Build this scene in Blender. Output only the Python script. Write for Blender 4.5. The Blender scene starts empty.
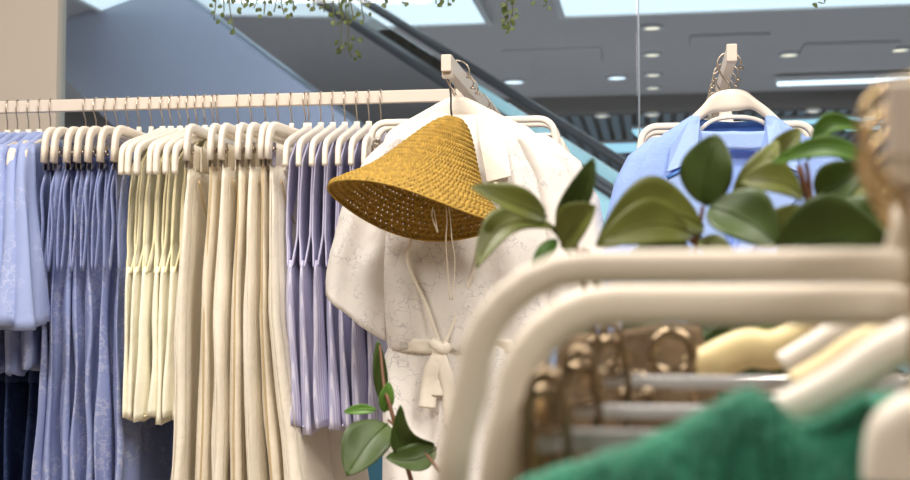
import bpy, math, random
from mathutils import Vector, Matrix, noise
C = bpy.context.scene.collection
PI = math.pi
V = Vector
rnd = random.Random(7)

# ------------------------------------------------------------------ camera
CAMZ = 1.30
cd = bpy.data.cameras.new('camera'); cam = bpy.data.objects.new('camera', cd); C.objects.link(cam)
cam.location = (0, 0, CAMZ)
cam.rotation_euler = (math.radians(93.2), 0, math.radians(9))
cd.sensor_width = 36; cd.lens = 50.0; cd.clip_start = 0.02; cd.clip_end = 200
cd.dof.use_dof = True; cd.dof.focus_distance = 2.05; cd.dof.aperture_fstop = 7.1
bpy.context.scene.camera = cam
RM = cam.rotation_euler.to_matrix()

def ray(px, py):
    return (RM @ V(((px-455)/1264.0, (240-py)/1264.0, -1))).normalized()
def at(px, py, Y):
    d = ray(px, py); return V((0, 0, CAMZ)) + d*(Y/d.y)
def atz(px, py, Z):
    d = ray(px, py); return V((0, 0, CAMZ)) + d*((Z-CAMZ)/d.z)

# ------------------------------------------------------------------ materials
def lin(c):
    r = []
    for v in c:
        v = v/255.0
        r.append(v/12.92 if v <= .04045 else ((v+.055)/1.055)**2.4)
    return (*r, 1)
def mat(name, col, rough=.6, metal=0, bump=0, bscale=60, var=0, vscale=8, emit=0, ecol=None, sheen=0, spec=.5, sub=0):
    m = bpy.data.materials.new(name); m.use_nodes = True
    nt = m.node_tree; b = nt.nodes['Principled BSDF']
    b.inputs['Base Color'].default_value = lin(col)
    b.inputs['Roughness'].default_value = rough; b.inputs['Metallic'].default_value = metal
    b.inputs['Specular IOR Level'].default_value = spec
    if sheen: b.inputs['Sheen Weight'].default_value = sheen
    tc = nt.nodes.new('ShaderNodeTexCoord')
    if var:
        n = nt.nodes.new('ShaderNodeTexNoise'); n.inputs['Scale'].default_value = vscale; n.inputs['Detail'].default_value = 5
        nt.links.new(tc.outputs['Object'], n.inputs['Vector'])
        r = nt.nodes.new('ShaderNodeValToRGB')
        c = lin(col)
        r.color_ramp.elements[0].position = .3; r.color_ramp.elements[1].position = .7
        r.color_ramp.elements[0].color = (c[0]*(1-var), c[1]*(1-var), c[2]*(1-var), 1)
        r.color_ramp.elements[1].color = (min(1, c[0]*(1+var*.6)), min(1, c[1]*(1+var*.6)), min(1, c[2]*(1+var*.6)), 1)
        nt.links.new(n.outputs['Fac'], r.inputs['Fac']); nt.links.new(r.outputs['Color'], b.inputs['Base Color'])
    if bump:
        n = nt.nodes.new('ShaderNodeTexNoise'); n.inputs['Scale'].default_value = bscale; n.inputs['Detail'].default_value = 4
        nt.links.new(tc.outputs['Object'], n.inputs['Vector'])
        bp = nt.nodes.new('ShaderNodeBump'); bp.inputs['Strength'].default_value = bump; bp.inputs['Distance'].default_value = .004
        nt.links.new(n.outputs['Fac'], bp.inputs['Height']); nt.links.new(bp.outputs['Normal'], b.inputs['Normal'])
    if emit:
        b.inputs['Emission Color'].default_value = lin(ecol or col); b.inputs['Emission Strength'].default_value = emit
    return m

def floral(name, col, lcol, scale=26, width=.05, rough=.8, amt=.9, back=None):
    """cloth printed with thin wandering outlines"""
    m = mat(name, col, rough, bump=.35, bscale=45)
    nt = m.node_tree; b = nt.nodes['Principled BSDF']
    tc = nt.nodes.new('ShaderNodeTexCoord')
    oi = nt.nodes.new('ShaderNodeObjectInfo'); ad = nt.nodes.new('ShaderNodeVectorMath'); ad.operation = 'ADD'
    mu = nt.nodes.new('ShaderNodeMath'); mu.operation = 'MULTIPLY'; mu.inputs[1].default_value = 9.0
    nt.links.new(oi.outputs['Random'], mu.inputs[0]); nt.links.new(tc.outputs['Object'], ad.inputs[0]); nt.links.new(mu.outputs[0], ad.inputs[1])
    n = nt.nodes.new('ShaderNodeTexNoise'); n.inputs['Scale'].default_value = 30; n.inputs['Detail'].default_value = 3
    nt.links.new(ad.outputs[0], n.inputs['Vector'])
    mx = nt.nodes.new('ShaderNodeMix'); mx.data_type = 'VECTOR'; mx.inputs['Factor'].default_value = .10
    nt.links.new(ad.outputs[0], mx.inputs[4]); nt.links.new(n.outputs['Color'], mx.inputs[5])
    vo = nt.nodes.new('ShaderNodeTexVoronoi'); vo.feature = 'DISTANCE_TO_EDGE'; vo.inputs['Scale'].default_value = scale
    nt.links.new(mx.outputs[1], vo.inputs['Vector'])
    r = nt.nodes.new('ShaderNodeValToRGB')
    r.color_ramp.elements[0].position = width*.5; r.color_ramp.elements[1].position = width
    a, c = lin(lcol), lin(col)
    r.color_ramp.elements[0].color = tuple(a[i]*amt+c[i]*(1-amt) for i in range(3))+(1,)
    r.color_ramp.elements[1].color = c
    nt.links.new(vo.outputs['Distance'], r.inputs['Fac'])
    # print only in patches
    n2 = nt.nodes.new('ShaderNodeTexNoise'); n2.inputs['Scale'].default_value = 14
    nt.links.new(ad.outputs[0], n2.inputs['Vector'])
    r2 = nt.nodes.new('ShaderNodeValToRGB'); r2.color_ramp.elements[0].position = .44; r2.color_ramp.elements[1].position = .56
    nt.links.new(n2.outputs['Fac'], r2.inputs['Fac'])
    mc = nt.nodes.new('ShaderNodeMix'); mc.data_type = 'RGBA'
    mc.inputs[6].default_value = c
    nt.links.new(r2.outputs['Color'], mc.inputs['Factor']); nt.links.new(r.outputs['Color'], mc.inputs[7])
    nt.links.new(mc.outputs[2], b.inputs['Base Color'])
    return m

def striped(name, col, scol, scale, axis='X', rough=.8):
    m = mat(name, col, rough, bump=.3, bscale=50)
    nt = m.node_tree; b = nt.nodes['Principled BSDF']
    tc = nt.nodes.new('ShaderNodeTexCoord')
    w = nt.nodes.new('ShaderNodeTexWave'); w.bands_direction = axis; w.inputs['Scale'].default_value = scale; w.inputs['Distortion'].default_value = .4
    nt.links.new(tc.outputs['Object'], w.inputs['Vector'])
    r = nt.nodes.new('ShaderNodeValToRGB')
    r.color_ramp.elements[0].position = .35; r.color_ramp.elements[1].position = .65
    r.color_ramp.elements[0].color = lin(col); r.color_ramp.elements[1].color = lin(scol)
    nt.links.new(w.outputs['Fac'], r.inputs['Fac']); nt.links.new(r.outputs['Color'], b.inputs['Base Color'])
    return m

def leafmat(name, col, tip):
    m = mat(name, col, .45, var=.25, vscale=30, spec=.35)
    return m

def glassmat(name, tint, alpha, gloss=.08):
    m = bpy.data.materials.new(name); m.use_nodes = True; nt = m.node_tree
    for n in list(nt.nodes): nt.nodes.remove(n)
    o = nt.nodes.new('ShaderNodeOutputMaterial')
    t = nt.nodes.new('ShaderNodeBsdfTransparent'); t.inputs[0].default_value = lin(tint)
    g = nt.nodes.new('ShaderNodeBsdfGlossy'); g.inputs['Roughness'].default_value = .02
    f = nt.nodes.new('ShaderNodeFresnel'); f.inputs[0].default_value = 1.35
    d = nt.nodes.new('ShaderNodeBsdfDiffuse'); d.inputs[0].default_value = lin(tint)
    m1 = nt.nodes.new('ShaderNodeMixShader'); m2 = nt.nodes.new('ShaderNodeMixShader')
    m1.inputs[0].default_value = alpha
    nt.links.new(t.outputs[0], m1.inputs[1]); nt.links.new(d.outputs[0], m1.inputs[2])
    nt.links.new(f.outputs[0], m2.inputs[0]); nt.links.new(m1.outputs[0], m2.inputs[1]); nt.links.new(g.outputs[0], m2.inputs[2])
    nt.links.new(m2.outputs[0], o.inputs[0])
    return m

M = dict(
    rail=mat('painted_rail', (216, 203, 190), .45),
    plastic=mat('cream_plastic', (232, 220, 204), .4),
    plastic_w=mat('white_plastic', (238, 229, 216), .38),
    plastic_y=mat('yellowed_plastic', (232, 212, 160), .4),
    chrome=mat('chrome', (205, 200, 195), .18, 1),
    wire=mat('hook_wire', (190, 176, 160), .28, 1),
    brass=mat('brass', (206, 182, 140), .25, 1),
    bronze=mat('bronze_spring', (158, 140, 116), .2, 1),
    taupe=mat('taupe_wool', (112, 92, 68), .9, bump=.4, bscale=120, var=.25, vscale=30),
    denim=mat('ecru_denim', (231, 219, 197), .85, bump=.4, bscale=90, var=.07, vscale=14),
    denim2=mat('ivory_denim', (238, 229, 212), .85, bump=.4, bscale=90, var=.06, vscale=14),
    stitch=mat('stitching', (196, 172, 130), .8),
    button=mat('metal_button', (120, 100, 80), .3, 1),
    yellow=mat('pale_yellow_cotton', (244, 239, 218), .85, bump=.4, bscale=50, var=.05),
    yellow_in=mat('yellow_trim', (240, 230, 190), .85, bump=.3, bscale=50),
    blueprint=floral('blue_print_cloth', (136, 148, 192), (182, 184, 208), 36, .09, amt=.6),
    bluecloth=floral('periwinkle_cloth', (148, 162, 206), (180, 188, 218), 30, .08, amt=.6),
    navy=floral('navy_cloth', (46, 66, 114), (70, 92, 142), 22, .08),
    lav=striped('lavender_stripe', (182, 180, 210), (212, 209, 230), 60, 'X'),
    lavtrim=mat('lavender_trim', (192, 189, 216), .8),
    blouse=floral('white_print_cloth', (233, 228, 222), (168, 166, 174), 34, .04, amt=.5),
    blousetrim=mat('ivory_cotton', (238, 229, 214), .8, bump=.3, bscale=60),
    blazer=mat('sky_blue_suiting', (150, 178, 236), .8, bump=.25, bscale=160, var=.04, vscale=5),
    blazerlining=mat('blue_lining', (70, 120, 196), .45, bump=.3, bscale=20),
    blazerlap=mat('sky_blue_lapel', (160, 187, 240), .8, bump=.2, bscale=160),
    straw=mat('golden_straw', (176, 140, 56), .75, bump=.25, bscale=300, var=.3, vscale=120),
    cord=mat('cotton_cord', (235, 225, 205), .8),
    black=mat('black_cord', (25, 25, 25), .5),
    knit=mat('green_knit', (24, 112, 84), .9, bump=.6, bscale=220, var=.18, vscale=60, sheen=.3),
    leaf=leafmat('leaf_green', (58, 76, 26), None),
    leaf2=leafmat('leaf_olive', (96, 102, 42), None),
    leaf3=leafmat('leaf_bright', (84, 122, 46), None),
    stem=mat('brown_stem', (104, 66, 40), .6),
    vine=mat('vine_leaf', (88, 102, 50), .5, var=.25, vscale=40),
    vinestem=mat('vine_stem', (96, 100, 56), .6),
    wallbeige=mat('beige_wall', (206, 196, 184), .8, bump=.05, bscale=40, var=.02, vscale=2),
    shopfloor=mat('shop_floor', (176, 160, 142), .4, var=.06, vscale=3),
    shopceil=mat('shop_ceiling', (215, 210, 204), .8),
    ledge=mat('beige_ledge', (190, 168, 148), .7, var=.04),
    malceil=mat('mall_ceiling', (184, 178, 178), .75, var=.03, vscale=.5),
    beam=mat('dark_beam', (84, 78, 76), .6),
    slat=mat('slat_grey', (126, 142, 152), .5),
    slatgap=mat('slat_gap', (70, 82, 92), .7),
    malfloor=mat('mall_floor', (170, 172, 176), .25, var=.04, vscale=1),
    malwall=mat('mall_wall', (84, 96, 108), .6),
    clad=mat('escalator_cladding', (136, 142, 160), .35, var=.03, vscale=.6),
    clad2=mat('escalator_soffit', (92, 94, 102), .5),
    hand=mat('black_rubber', (22, 26, 32), .35),
    steel=mat('brushed_steel', (150, 160, 172), .35, .8),
    step=mat('escalator_step', (70, 74, 80), .5, .5),
    glass=glassmat('shop_glass', (236, 242, 244), .015),
    eglass=glassmat('balustrade_glass', (196, 228, 232), .52),  # milky teal diffuse share paints in the glass reflections
    light=mat('light_panel', (232, 242, 246), .5, emit=1.35, ecol=(226, 240, 246)),
    lamp=mat('lamp_cool', (240, 248, 255), .5, emit=2.2, ecol=(232, 246, 255)),
    warm=mat('lamp_warm', (255, 240, 214), .5, emit=1.6, ecol=(255, 238, 208)),
    lamprim=mat('lamp_rim', (196, 196, 198), .5),
    cyan=mat('lamp_cyan', (170, 220, 240), .5, emit=1.3, ecol=(175, 226, 244)),
    bluebox=mat('blue_card', (92, 166, 206), .6),
    darkp=mat('dark_plastic', (24, 26, 34), .4),
)

# ------------------------------------------------------------------ mesh builder
class MB:
    def __init__(s): s.v = []; s.f = []
    def add(s, vs, fs):
        o = len(s.v); s.v += [V(p) for p in vs]; s.f += [tuple(i+o for i in f) for f in fs]
    def box(s, c, d, rot=None):
        c = V(c); hx, hy, hz = d[0]/2, d[1]/2, d[2]/2
        P = [V((x, y, z)) for x in (-hx, hx) for y in (-hy, hy) for z in (-hz, hz)]
        if rot: P = [rot @ p for p in P]
        s.add([p+c for p in P], [(0, 1, 3, 2), (4, 6, 7, 5), (0, 4, 5, 1), (2, 3, 7, 6), (0, 2, 6, 4), (1, 5, 7, 3)])
    def sweep(s, path, ra, rb=None, up=V((0, 1, 0)), n=8, pw=1.0, closed=False):
        """tube along path; ra across (in the plane of bending), rb along up"""
        path = [V(p) for p in path]; k = len(path); vs = []
        rb = ra if rb is None else rb
        for i, p in enumerate(path):
            if closed: T = path[(i+1) % k]-path[i-1]
            else: T = path[min(i+1, k-1)]-path[max(i-1, 0)]
            T = T.normalized() if T.length > 1e-9 else V((0, 0, 1))
            u = V(up); u = u-T*u.dot(T)
            if u.length < 1e-4: u = T.orthogonal()
            u.normalize(); w = T.cross(u)
            A = ra[i] if isinstance(ra, (list, tuple)) else ra
            B = rb[i] if isinstance(rb, (list, tuple)) else rb
            for j in range(n):
                t = 2*PI*(j+.5)/n; c, q = math.cos(t), math.sin(t)
                c = math.copysign(abs(c)**pw, c); q = math.copysign(abs(q)**pw, q)
                vs.append(p+w*(A*c)+u*(B*q))
        fs = []
        for i in range(k if closed else k-1):
            for j in range(n):
                a, b = i*n+j, i*n+(j+1) % n
                c2, d2 = ((i+1) % k)*n+(j+1) % n, ((i+1) % k)*n+j
                fs.append((a, b, c2, d2))
        if not closed: fs += [tuple(range(n-1, -1, -1)), tuple(range((k-1)*n, k*n))]
        s.add(vs, fs)
    def loft(s, rows, n=32, px=.75, fold=None, cap=True):
        """rows: (z, cx, cy, a, b); fold(x, z, theta)->(dx,dy)"""
        vs = []; k = len(rows)
        for (z, cx, cy, a, b) in rows:
            for j in range(n):
                t = 2*PI*j/n; c, q = math.cos(t), math.sin(t)
                x = a*math.copysign(abs(c)**px, c); y = b*math.copysign(abs(q)**px, q)
                dx, dy, dz = fold(x, z, t) if fold else (0, 0, 0)
                vs.append(V((cx+x+dx, cy+y+dy, z+dz)))
        fs = [(i*n+j, (i+1)*n+j, (i+1)*n+(j+1) % n, i*n+(j+1) % n) for i in range(k-1) for j in range(n)]
        if cap: fs += [tuple(range(n)), tuple(range(k*n-1, (k-1)*n-1, -1))]
        s.add(vs, fs)
    def grid(s, pts):
        """pts: list of rows of points"""
        k, n = len(pts), len(pts[0])
        s.add([p for r in pts for p in r], [(i*n+j, i*n+j+1, (i+1)*n+j+1, (i+1)*n+j) for i in range(k-1) for j in range(n-1)])
    def build(s, name, m, parent=None, world=False, smooth=True, solid=0, sub=0, bevel=0, sharp=None, off=0):
        me = bpy.data.meshes.new(name)
        o0 = V(parent['_w']) if (world and parent is not None) else V((0, 0, 0))
        me.from_pydata([tuple(p-o0) for p in s.v], [], s.f); me.update()
        o = bpy.data.objects.new(name, me); C.objects.link(o)
        if m: me.materials.append(m)
        if smooth: me.polygons.foreach_set('use_smooth', [True]*len(me.polygons))
        if parent is not None: o.parent = parent
        if bevel:
            b = o.modifiers.new('b', 'BEVEL'); b.width = bevel; b.segments = 3; b.limit_method = 'ANGLE'
        if solid:
            q = o.modifiers.new('s', 'SOLIDIFY'); q.thickness = solid; q.offset = off
        if sub:
            q = o.modifiers.new('u', 'SUBSURF'); q.levels = sub; q.render_levels = sub
        return o

def empty(name, loc, rz=0, label=None, cat=None, group=None):
    o = bpy.data.objects.new(name, None); C.objects.link(o)
    o.location = loc; o.rotation_euler = (0, 0, rz); o.empty_display_size = .05
    o['_w'] = tuple(loc)
    tag(o, label, cat, group); return o
def tag(o, label=None, cat=None, group=None, kind=None):
    if label: o['label'] = label
    if cat: o['category'] = cat
    if group: o['group'] = group
    if kind: o['kind'] = kind
    return o
def copy_tree(o, parent=None):
    c = o.copy(); C.objects.link(c)
    if parent is not None: c.parent = parent
    for ch in list(o.children): copy_tree(ch, c)
    return c
def struct(name, mb, m, **k):
    o = mb.build(name, m, smooth=False, **k); o['kind'] = 'structure'; return o
def curve(pts, n=8, closed=False):
    """Catmull-Rom through pts"""
    P = [V(p) for p in pts]; out = []; k = len(P)
    rng = range(k) if closed else range(k-1)
    for i in rng:
        if closed: a, b, c, d = P[i-1], P[i], P[(i+1) % k], P[(i+2) % k]
        else: a, b, c, d = P[max(i-1, 0)], P[i], P[i+1], P[min(i+2, k-1)]
        for j in range(n):
            t = j/n
            out.append(.5*((2*b)+(c-a)*t+(2*a-5*b+4*c-d)*t*t+(3*b-a-3*c+d)*t**3))
    if not closed: out.append(P[-1])
    return out
def lerp_table(tb, x):
    """tb: sorted list of (x, v...)"""
    if x <= tb[0][0]: return tb[0][1:]
    for i in range(len(tb)-1):
        if x <= tb[i+1][0]:
            t = (x-tb[i][0])/(tb[i+1][0]-tb[i][0]); t = t*t*(3-2*t)*.5+t*.5
            return tuple(tb[i][j]*(1-t)+tb[i+1][j]*t for j in range(1, len(tb[0])))
    return tb[-1][1:]
def nz(x, y, z): return noise.noise(V((x, y, z)))
ORD = ['first', 'second', 'third', 'fourth', 'fifth', 'sixth', 'seventh', 'eighth', 'ninth', 'tenth']

# ------------------------------------------------------------------ the shop shell
WINY = 3.25
b = MB(); b.box((0, .1, -.05), (9, 6.3, .1)); struct('floor', b, M['shopfloor'])
b = MB(); b.box((0, .1, 3.35), (9, 6.3, .1)); struct('ceiling', b, M['shopceil'])
b = MB(); b.box((0, -3.1, 1.65), (9, .1, 3.3)); struct('wall_back', b, M['wallbeige'])
b = MB(); b.box((4.55, .1, 1.65), (.1, 6.3, 3.3)); struct('wall_right', b, M['wallbeige'])
b = MB(); b.box((-4.55, .1, 1.65), (.1, 6.3, 3.3)); struct('wall_left', b, M['wallbeige'])
xc = at(57, 60, WINY-.025).x
b = MB(); b.box(((xc-4.5)/2, WINY, 1.65), (xc+4.5, .05, 3.3)); struct('wall_front', b, M['wallbeige'])
# window ledge and glass
b = MB(); b.box(((xc+4.5)/2, WINY-.02, .5), (4.5-xc, .3, 1.0)); struct('trim_1', b, M['ledge'], bevel=.006)
gx = at(640, 60, WINY).x
edges = [xc-.01, gx-.006, gx+1.9, 4.5]
for i in range(3):
    b = MB(); b.box(((edges[i]+edges[i+1])/2, WINY, 2.15), (edges[i+1]-edges[i]-.006, .012, 2.3))
    struct('window_%d' % (i+1), b, M['glass'])
b = MB(); b.box((gx-.003, WINY, 2.15), (.004, .014, 2.3)); struct('trim_2', b, M['steel'])
# blue card box on the ledge, seen below the blouse
p0 = at(380, 465, 3.02)
t = empty('blue_card_box', (p0.x, 3.0, 0), 0, 'pale blue card box standing on floor beneath the white blouse', 'box')
b = MB(); b.box((0, -.02, .49), (.05, .06, .98)); b.build('box_body', M['bluebox'], t, smooth=False, bevel=.003)
b = MB(); b.box((0, -.02, .985), (.052, .062, .012)); b.build('lid', M['bluebox'], t, smooth=False, bevel=.002)

# ------------------------------------------------------------------ the mall beyond
MH = 4.3
b = MB(); b.box((0, 20, -.06), (60, 33.2, .1)); struct('floor', b, M['malfloor'])
yb = atz(640, 95, MH).y
b = MB(); b.box((0, (3.3+yb)/2, MH+.05), (60, yb-3.3, .1)); struct('ceiling', b, M['malceil'])
b = MB(); b.box((0, yb+.15, MH-.08), (60, .3, .3)); struct('trim_3', b, M['beam'])
b = MB(); b.box((0, 36, 2.2), (60, .2, 4.6)); struct('wall_front', b, M['malwall'])
b = MB(); b.box((-20, 20, 2.2), (.2, 33, 4.6)); struct('wall_left', b, M['malwall'])
b = MB(); b.box((22, 20, 2.2), (.2, 33, 4.6)); struct('wall_right', b, M['malwall'])
b = MB(); b.box((0, (yb+36)/2, MH+.15), (60, 36-yb, .1)); struct('ceiling', b, M['slatgap'])
b = MB()
for i in range(180):
    x = -18+i*.2
    b.box((x, (yb+.3+35.8)/2, MH+.02), (.11, 35.5-yb-.3, .1))
struct('ceiling', b, M['slat'])
# shallow panels in the ceiling
for (x0, y0, x1, y1) in ((510, 47, 600, 62), (690, 32, 770, 44), (800, 40, 900, 52)):
    a, c = atz(x0, y1, MH), atz(x1, y0, MH)
    b = MB(); b.box(((a.x+c.x)/2, (a.y+c.y)/2, MH-.02), (abs(c.x-a.x), abs(c.y-a.y), .03)); struct('ceiling', b, M['malceil'])
# bright luminous panels
def panel(pxa, pxb, prf, pyr, label=''):
    yf = atz(prf, pyr, MH-.03).y; a, c = at(pxa, 20, yf), at(pxb, 20, yf); yn = yf-3.4
    t = empty('ceiling_light_panel', ((a.x+c.x)/2, (yf+yn)/2, MH), 0, label, 'ceiling light', 'large luminous ceiling panels')
    w = c.x-a.x-.06
    b = MB(); b.box((0, 0, -.03), (w, yf-yn, .04)); b.build('diffuser', M['light'], t, smooth=False)
    b = MB(); h = (yf-yn)/2
    for sx in (-1, 1): b.box((sx*(w/2+.03), 0, -.03), (.06, 2*h+.12, .08))
    for sy in (-1, 1): b.box((0, sy*(h+.03), -.03), (w, .06, .08))
    b.build('frame', M['lamprim'], t, smooth=False)
panel(373, 489, 489, 20, label='glowing ceiling panel at top centre, right of the black handrails')
panel(150, 371, 250, 32, label='large glowing ceiling panel seen through the escalator glass at upper left')
panel(562, 1010, 562, 14, label='large glowing ceiling panel at upper right above the blue blazer')
# round downlights
def downlight(px, py, warm, r, label, group):
    Z = MH if py < 92 else MH-.25
    p = atz(px, py, Z-.02)
    if py >= 92: p = at(px, py, yb+.1)
    t = empty('ceiling_downlight', (p.x, p.y, Z), 0, label, 'ceiling light', group)
    b = MB(); ring = [(r*math.cos(a)*1.0, r*math.sin(a), -.015) for a in [2*PI*i/24 for i in range(24)]]
    b.sweep(ring, .02, .02, V((0, 0, 1)), 6, closed=True); b.build('rim', M['lamprim'], t)
    b = MB(); b.sweep([(0, 0, -.004), (0, 0, -.02)], r*.95, n=24, up=V((1, 0, 0))); b.build('lamp', M['warm'] if warm else M['lamp'], t, smooth=False)
wl = [(652, 28), (652, 55), (653, 75), (653, 88), (652, 102)]
nm = ['topmost', 'second from the top', 'middle', 'fourth from the top', 'lowest']
for (x, y), q in zip(wl, nm):
    downlight(x, y, True, .10, 'small warm round downlight, %s of the column beside the glass joint' % q, 'column of warm downlights')
downlight(617, 78, False, .13, 'cool white round downlight just left of the warm downlight column', 'cool downlights')
downlight(514, 82, False, .14, 'cool white round downlight right of the crowded hook arm above the blouse', 'cool downlights')
downlight(374, 84, False, .14, 'cool white round downlight just above the rail, left of its pair', 'cool downlights')
downlight(393, 83, False, .12, 'cool white round downlight just above the rail, right of its pair', 'cool downlights')
downlight(789, 55, True, .11, 'small warm downlight above the long white strip light, right of the blazer hooks', 'warm downlights over the blazer')
downlight(900, 50, True, .11, 'small warm downlight above the long strip light near the right edge', 'warm downlights over the blazer')
downlight(602, 105, True, .1, 'small warm downlight under the dark beam, right of the handrails', 'warm downlights on the beam')
downlight(813, 96, True, .1, 'small warm downlight on the dark beam below the long strip light', 'warm downlights on the beam')
# strips
def strip(x0, y0, x1, y1, th, m, label, Z=None):
    Z = Z or MH-.05
    a, c = atz(x0, y0, Z), atz(x1, y1, Z)
    mid = (a+c)/2; d = c-a; an = math.atan2(d.y, d.x)
    t = empty('ceiling_strip_light', (mid.x, mid.y, MH-.06), an, label, 'ceiling light', 'strip lights in the mall')
    b = MB(); b.box((0, 0, -.05), (d.length, th, .05)); b.build('tube', M[m], t, smooth=False, bevel=.01)
    b = MB(); b.box((0, 0, -.01), (d.length+.05, th+.06, .05)); b.build('housing', M['lamprim'], t, smooth=False)
strip(777, 79, 930, 74, .10, 'lamp', 'long white strip light right of the blazer hooks')
strip(602, 145, 640, 144, 1.0, 'cyan', 'short bluish strip light left of the blazer shoulder')
strip(634, 129, 662, 128, .6, 'cyan', 'short bluish strip light above the blazer left shoulder')
strip(775, 119, 885, 115, .25, 'cyan', 'thin far strip light behind the arched leaf at right')
strip(845, 124, 880, 122, .35, 'cyan', 'faint far bluish light beside the arched leaf at right')
strip(385, 110, 440, 107, .8, 'cyan', 'faint bluish strip light seen below the rail end')

# escalator: rises to the left, away from the shop
u = ray(-670, -693); u = V((u.x, u.y, 0)).normalized()*math.cos(math.radians(30)) + V((0, 0, math.sin(math.radians(30))))
nrm = V((u.x, u.y, 0)).normalized().cross(V((0, 0, 1)))          # horizontal
if nrm.y < 0: nrm = -nrm
Pe = at(330, 108, 9.3)
def line_at(px, py):
    """point on the near side plane (contains Pe, u, z) seen at a pixel"""
    d = ray(px, py); k = (Pe-V((0, 0, CAMZ))).dot(nrm)/d.dot(nrm); return V((0, 0, CAMZ))+d*k
esc = empty('escalator', (Pe.x, Pe.y, 0), 0, 'grey-blue clad escalator side rising to the left with glass panels and black handrails', 'escalator')
T0, T1 = -5.2, 8.0
up = V((0, 0, 1)); W = .44
def slab(b, off, zlo, zhi, d0, d1, t0=T0, t1=T1):
    vs = []
    for t in (t0, t1):
        for d in (d0, d1):
            for z in (zlo, zhi): vs.append(Pe+u*t+nrm*d+up*z)
    b.add(vs, [(0, 1, 3, 2), (4, 6, 7, 5), (0, 4, 5, 1), (2, 3, 7, 6), (0, 2, 6, 4), (1, 5, 7, 3)])
pl = line_at(57, 92)
drop = 1.75
b = MB(); slab(b, 0, -drop, 0, 0, .12); b.build('side_cladding', M['clad'], esc, True, False)
for d in (.06, W+.06):
    b = MB(); slab(b, 0, .0, .035, d-.03, d+.03); b.build('skirt_cap', M['steel'], esc, True, False)
    b = MB(); slab(b, 0, .035, .74, d-.006, d+.006); b.build('balustrade_glass', M['eglass'], esc, True, False)
for d, h in ((.06, .70), (W*.5, .66), (W+.06, .78)):
    b = MB(); pth = [Pe+u*(T0+(T1-T0)*i/30)+nrm*d+up*(h+.045) for i in range(31)]
    b.sweep(pth, .045, .035, up, 10); b.build('handrail', M['hand'], esc, True)
b = MB(); slab(b, 0, -drop, -drop+.05, .12, W+.12); b.build('soffit', M['clad2'], esc, True, False)
b = MB()
for t_ in (-4.8, -2, 0.8, 3.6, 6.4):
    for h in (.30,):
        c_ = Pe+u*t_+nrm*(W*.5+.06)+up*(h-.15); b.sweep([c_-nrm*W*.5, c_+nrm*W*.5], .02, n=8)
b.build('cross_bars', M['steel'], esc, True)

# ------------------------------------------------------------------ hanging vines
def leafshape(b, base, tip, w, nrmv, droop=0, n=8, cup=.12, k=5):
    """blade from base to tip with width w, arched by droop along nrmv"""
    base, tip = V(base), V(tip); ax = tip-base; L = ax.length
    if L < 1e-5: return
    T = ax/L; nv = V(nrmv); nv = (nv-T*nv.dot(T)); nv.normalize(); sd = T.cross(nv)
    rows = []
    for i in range(n+1):
        t = i/n
        wid = w*.5*(math.sin(PI*min(1, t*1.0)**.8)**.75 if 0 < t < 1 else 0.02)
        c = base+ax*t+nv*(droop*L*math.sin(PI*t))
        rows.append([c+sd*(wid*s)+nv*(cup*wid*(abs(s)**1.5)*2-.03*w*math.cos(s*6)) for s in [(-1+2*j/(k-1)) for j in range(k)]])
    b.grid(rows)
def vine(name, strands, ztop, label):
    """strands: list of (px, py_end, Y, n leaves, start py)"""
    x0 = at(strands[0][0], 0, strands[0][2])
    t = empty(name, (x0.x, x0.y, 3.3), 0, label, 'hanging plant', 'vines hanging from the shop ceiling')
    sb, lb = MB(), MB()
    for (px, pe, Y, n, ps) in strands:
        bot = at(px, pe, Y); top = V((x0.x*.6+bot.x*.4, Y, 3.3))
        mid = V((bot.x+rnd.uniform(-.02, .02), Y, at(px, ps-20, Y).z))
        pts = curve([top, (top+mid)/2+V((.02, 0, 0)), mid, bot], 6)
        sb.sweep(pts, .0015, n=5)
        for i in range(n):
            f = i/max(1, n-1); y = ps+(pe-ps)*f
            c = at(px+rnd.uniform(-7, 7), y, Y+rnd.uniform(-.02, .02))
            a = rnd.uniform(0, 2*PI); d = V((math.cos(a), rnd.uniform(-.4, .4), -abs(math.sin(a))-.3)).normalized()
            s_ = rnd.uniform(.011, .017)
            leafshape(lb, c, c+d*s_, s_*.75, V((rnd.uniform(-.5, .5), -1, rnd.uniform(-.3, .5))), .1, 5, k=3)
    sb.build('stem', M['vinestem'], t, True); lb.build('foliage', M['vine'], t, True)
A = []
for px in range(214, 368, 10):
    e = {0: 8, 1: 14, 2: 20, 3: 12}[rnd.randrange(4)]
    if 225 < px < 240: e = 30
    if 330 < px < 362: e = 20
    A.append((px, e, 2.9+rnd.uniform(-.05, .05), 5, -12))
vine('hanging_vine', A[:5], 3.3, 'trailing leafy vine at top left, nearest the grey cladding')
vine('hanging_vine', A[5:9], 3.3, 'trailing leafy vine at top, left of the handrail tops')
vine('hanging_vine', [(352, 58, 3.12, 9, 36), (344, 50, 3.12, 8, 38)], 3.3, 'added vine tuft imitating a leaf reflection in the glass, lowest above the rail')  # added leaves, modelling a plant's reflection in the window glass
vine('hanging_vine', A[10:]+[(347, 22, 2.9, 6, -5)], 3.3, 'trailing leafy vine at top hanging over the handrail tops')
vine('hanging_vine', [(388, 3, 2.9, 3, -8), (405, 2, 2.9, 2, -6), (436, 4, 2.9, 3, -8), (448, 4, 2.9, 3, -8)], 3.3, 'small vine tips peeking in at top above the hooks of the blouse')
vine('hanging_vine', [(508, 31, 2.9, 12, -4), (511, 24, 2.9, 9, -4)], 3.3, 'single dangling dark vine strand at top centre')
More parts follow.
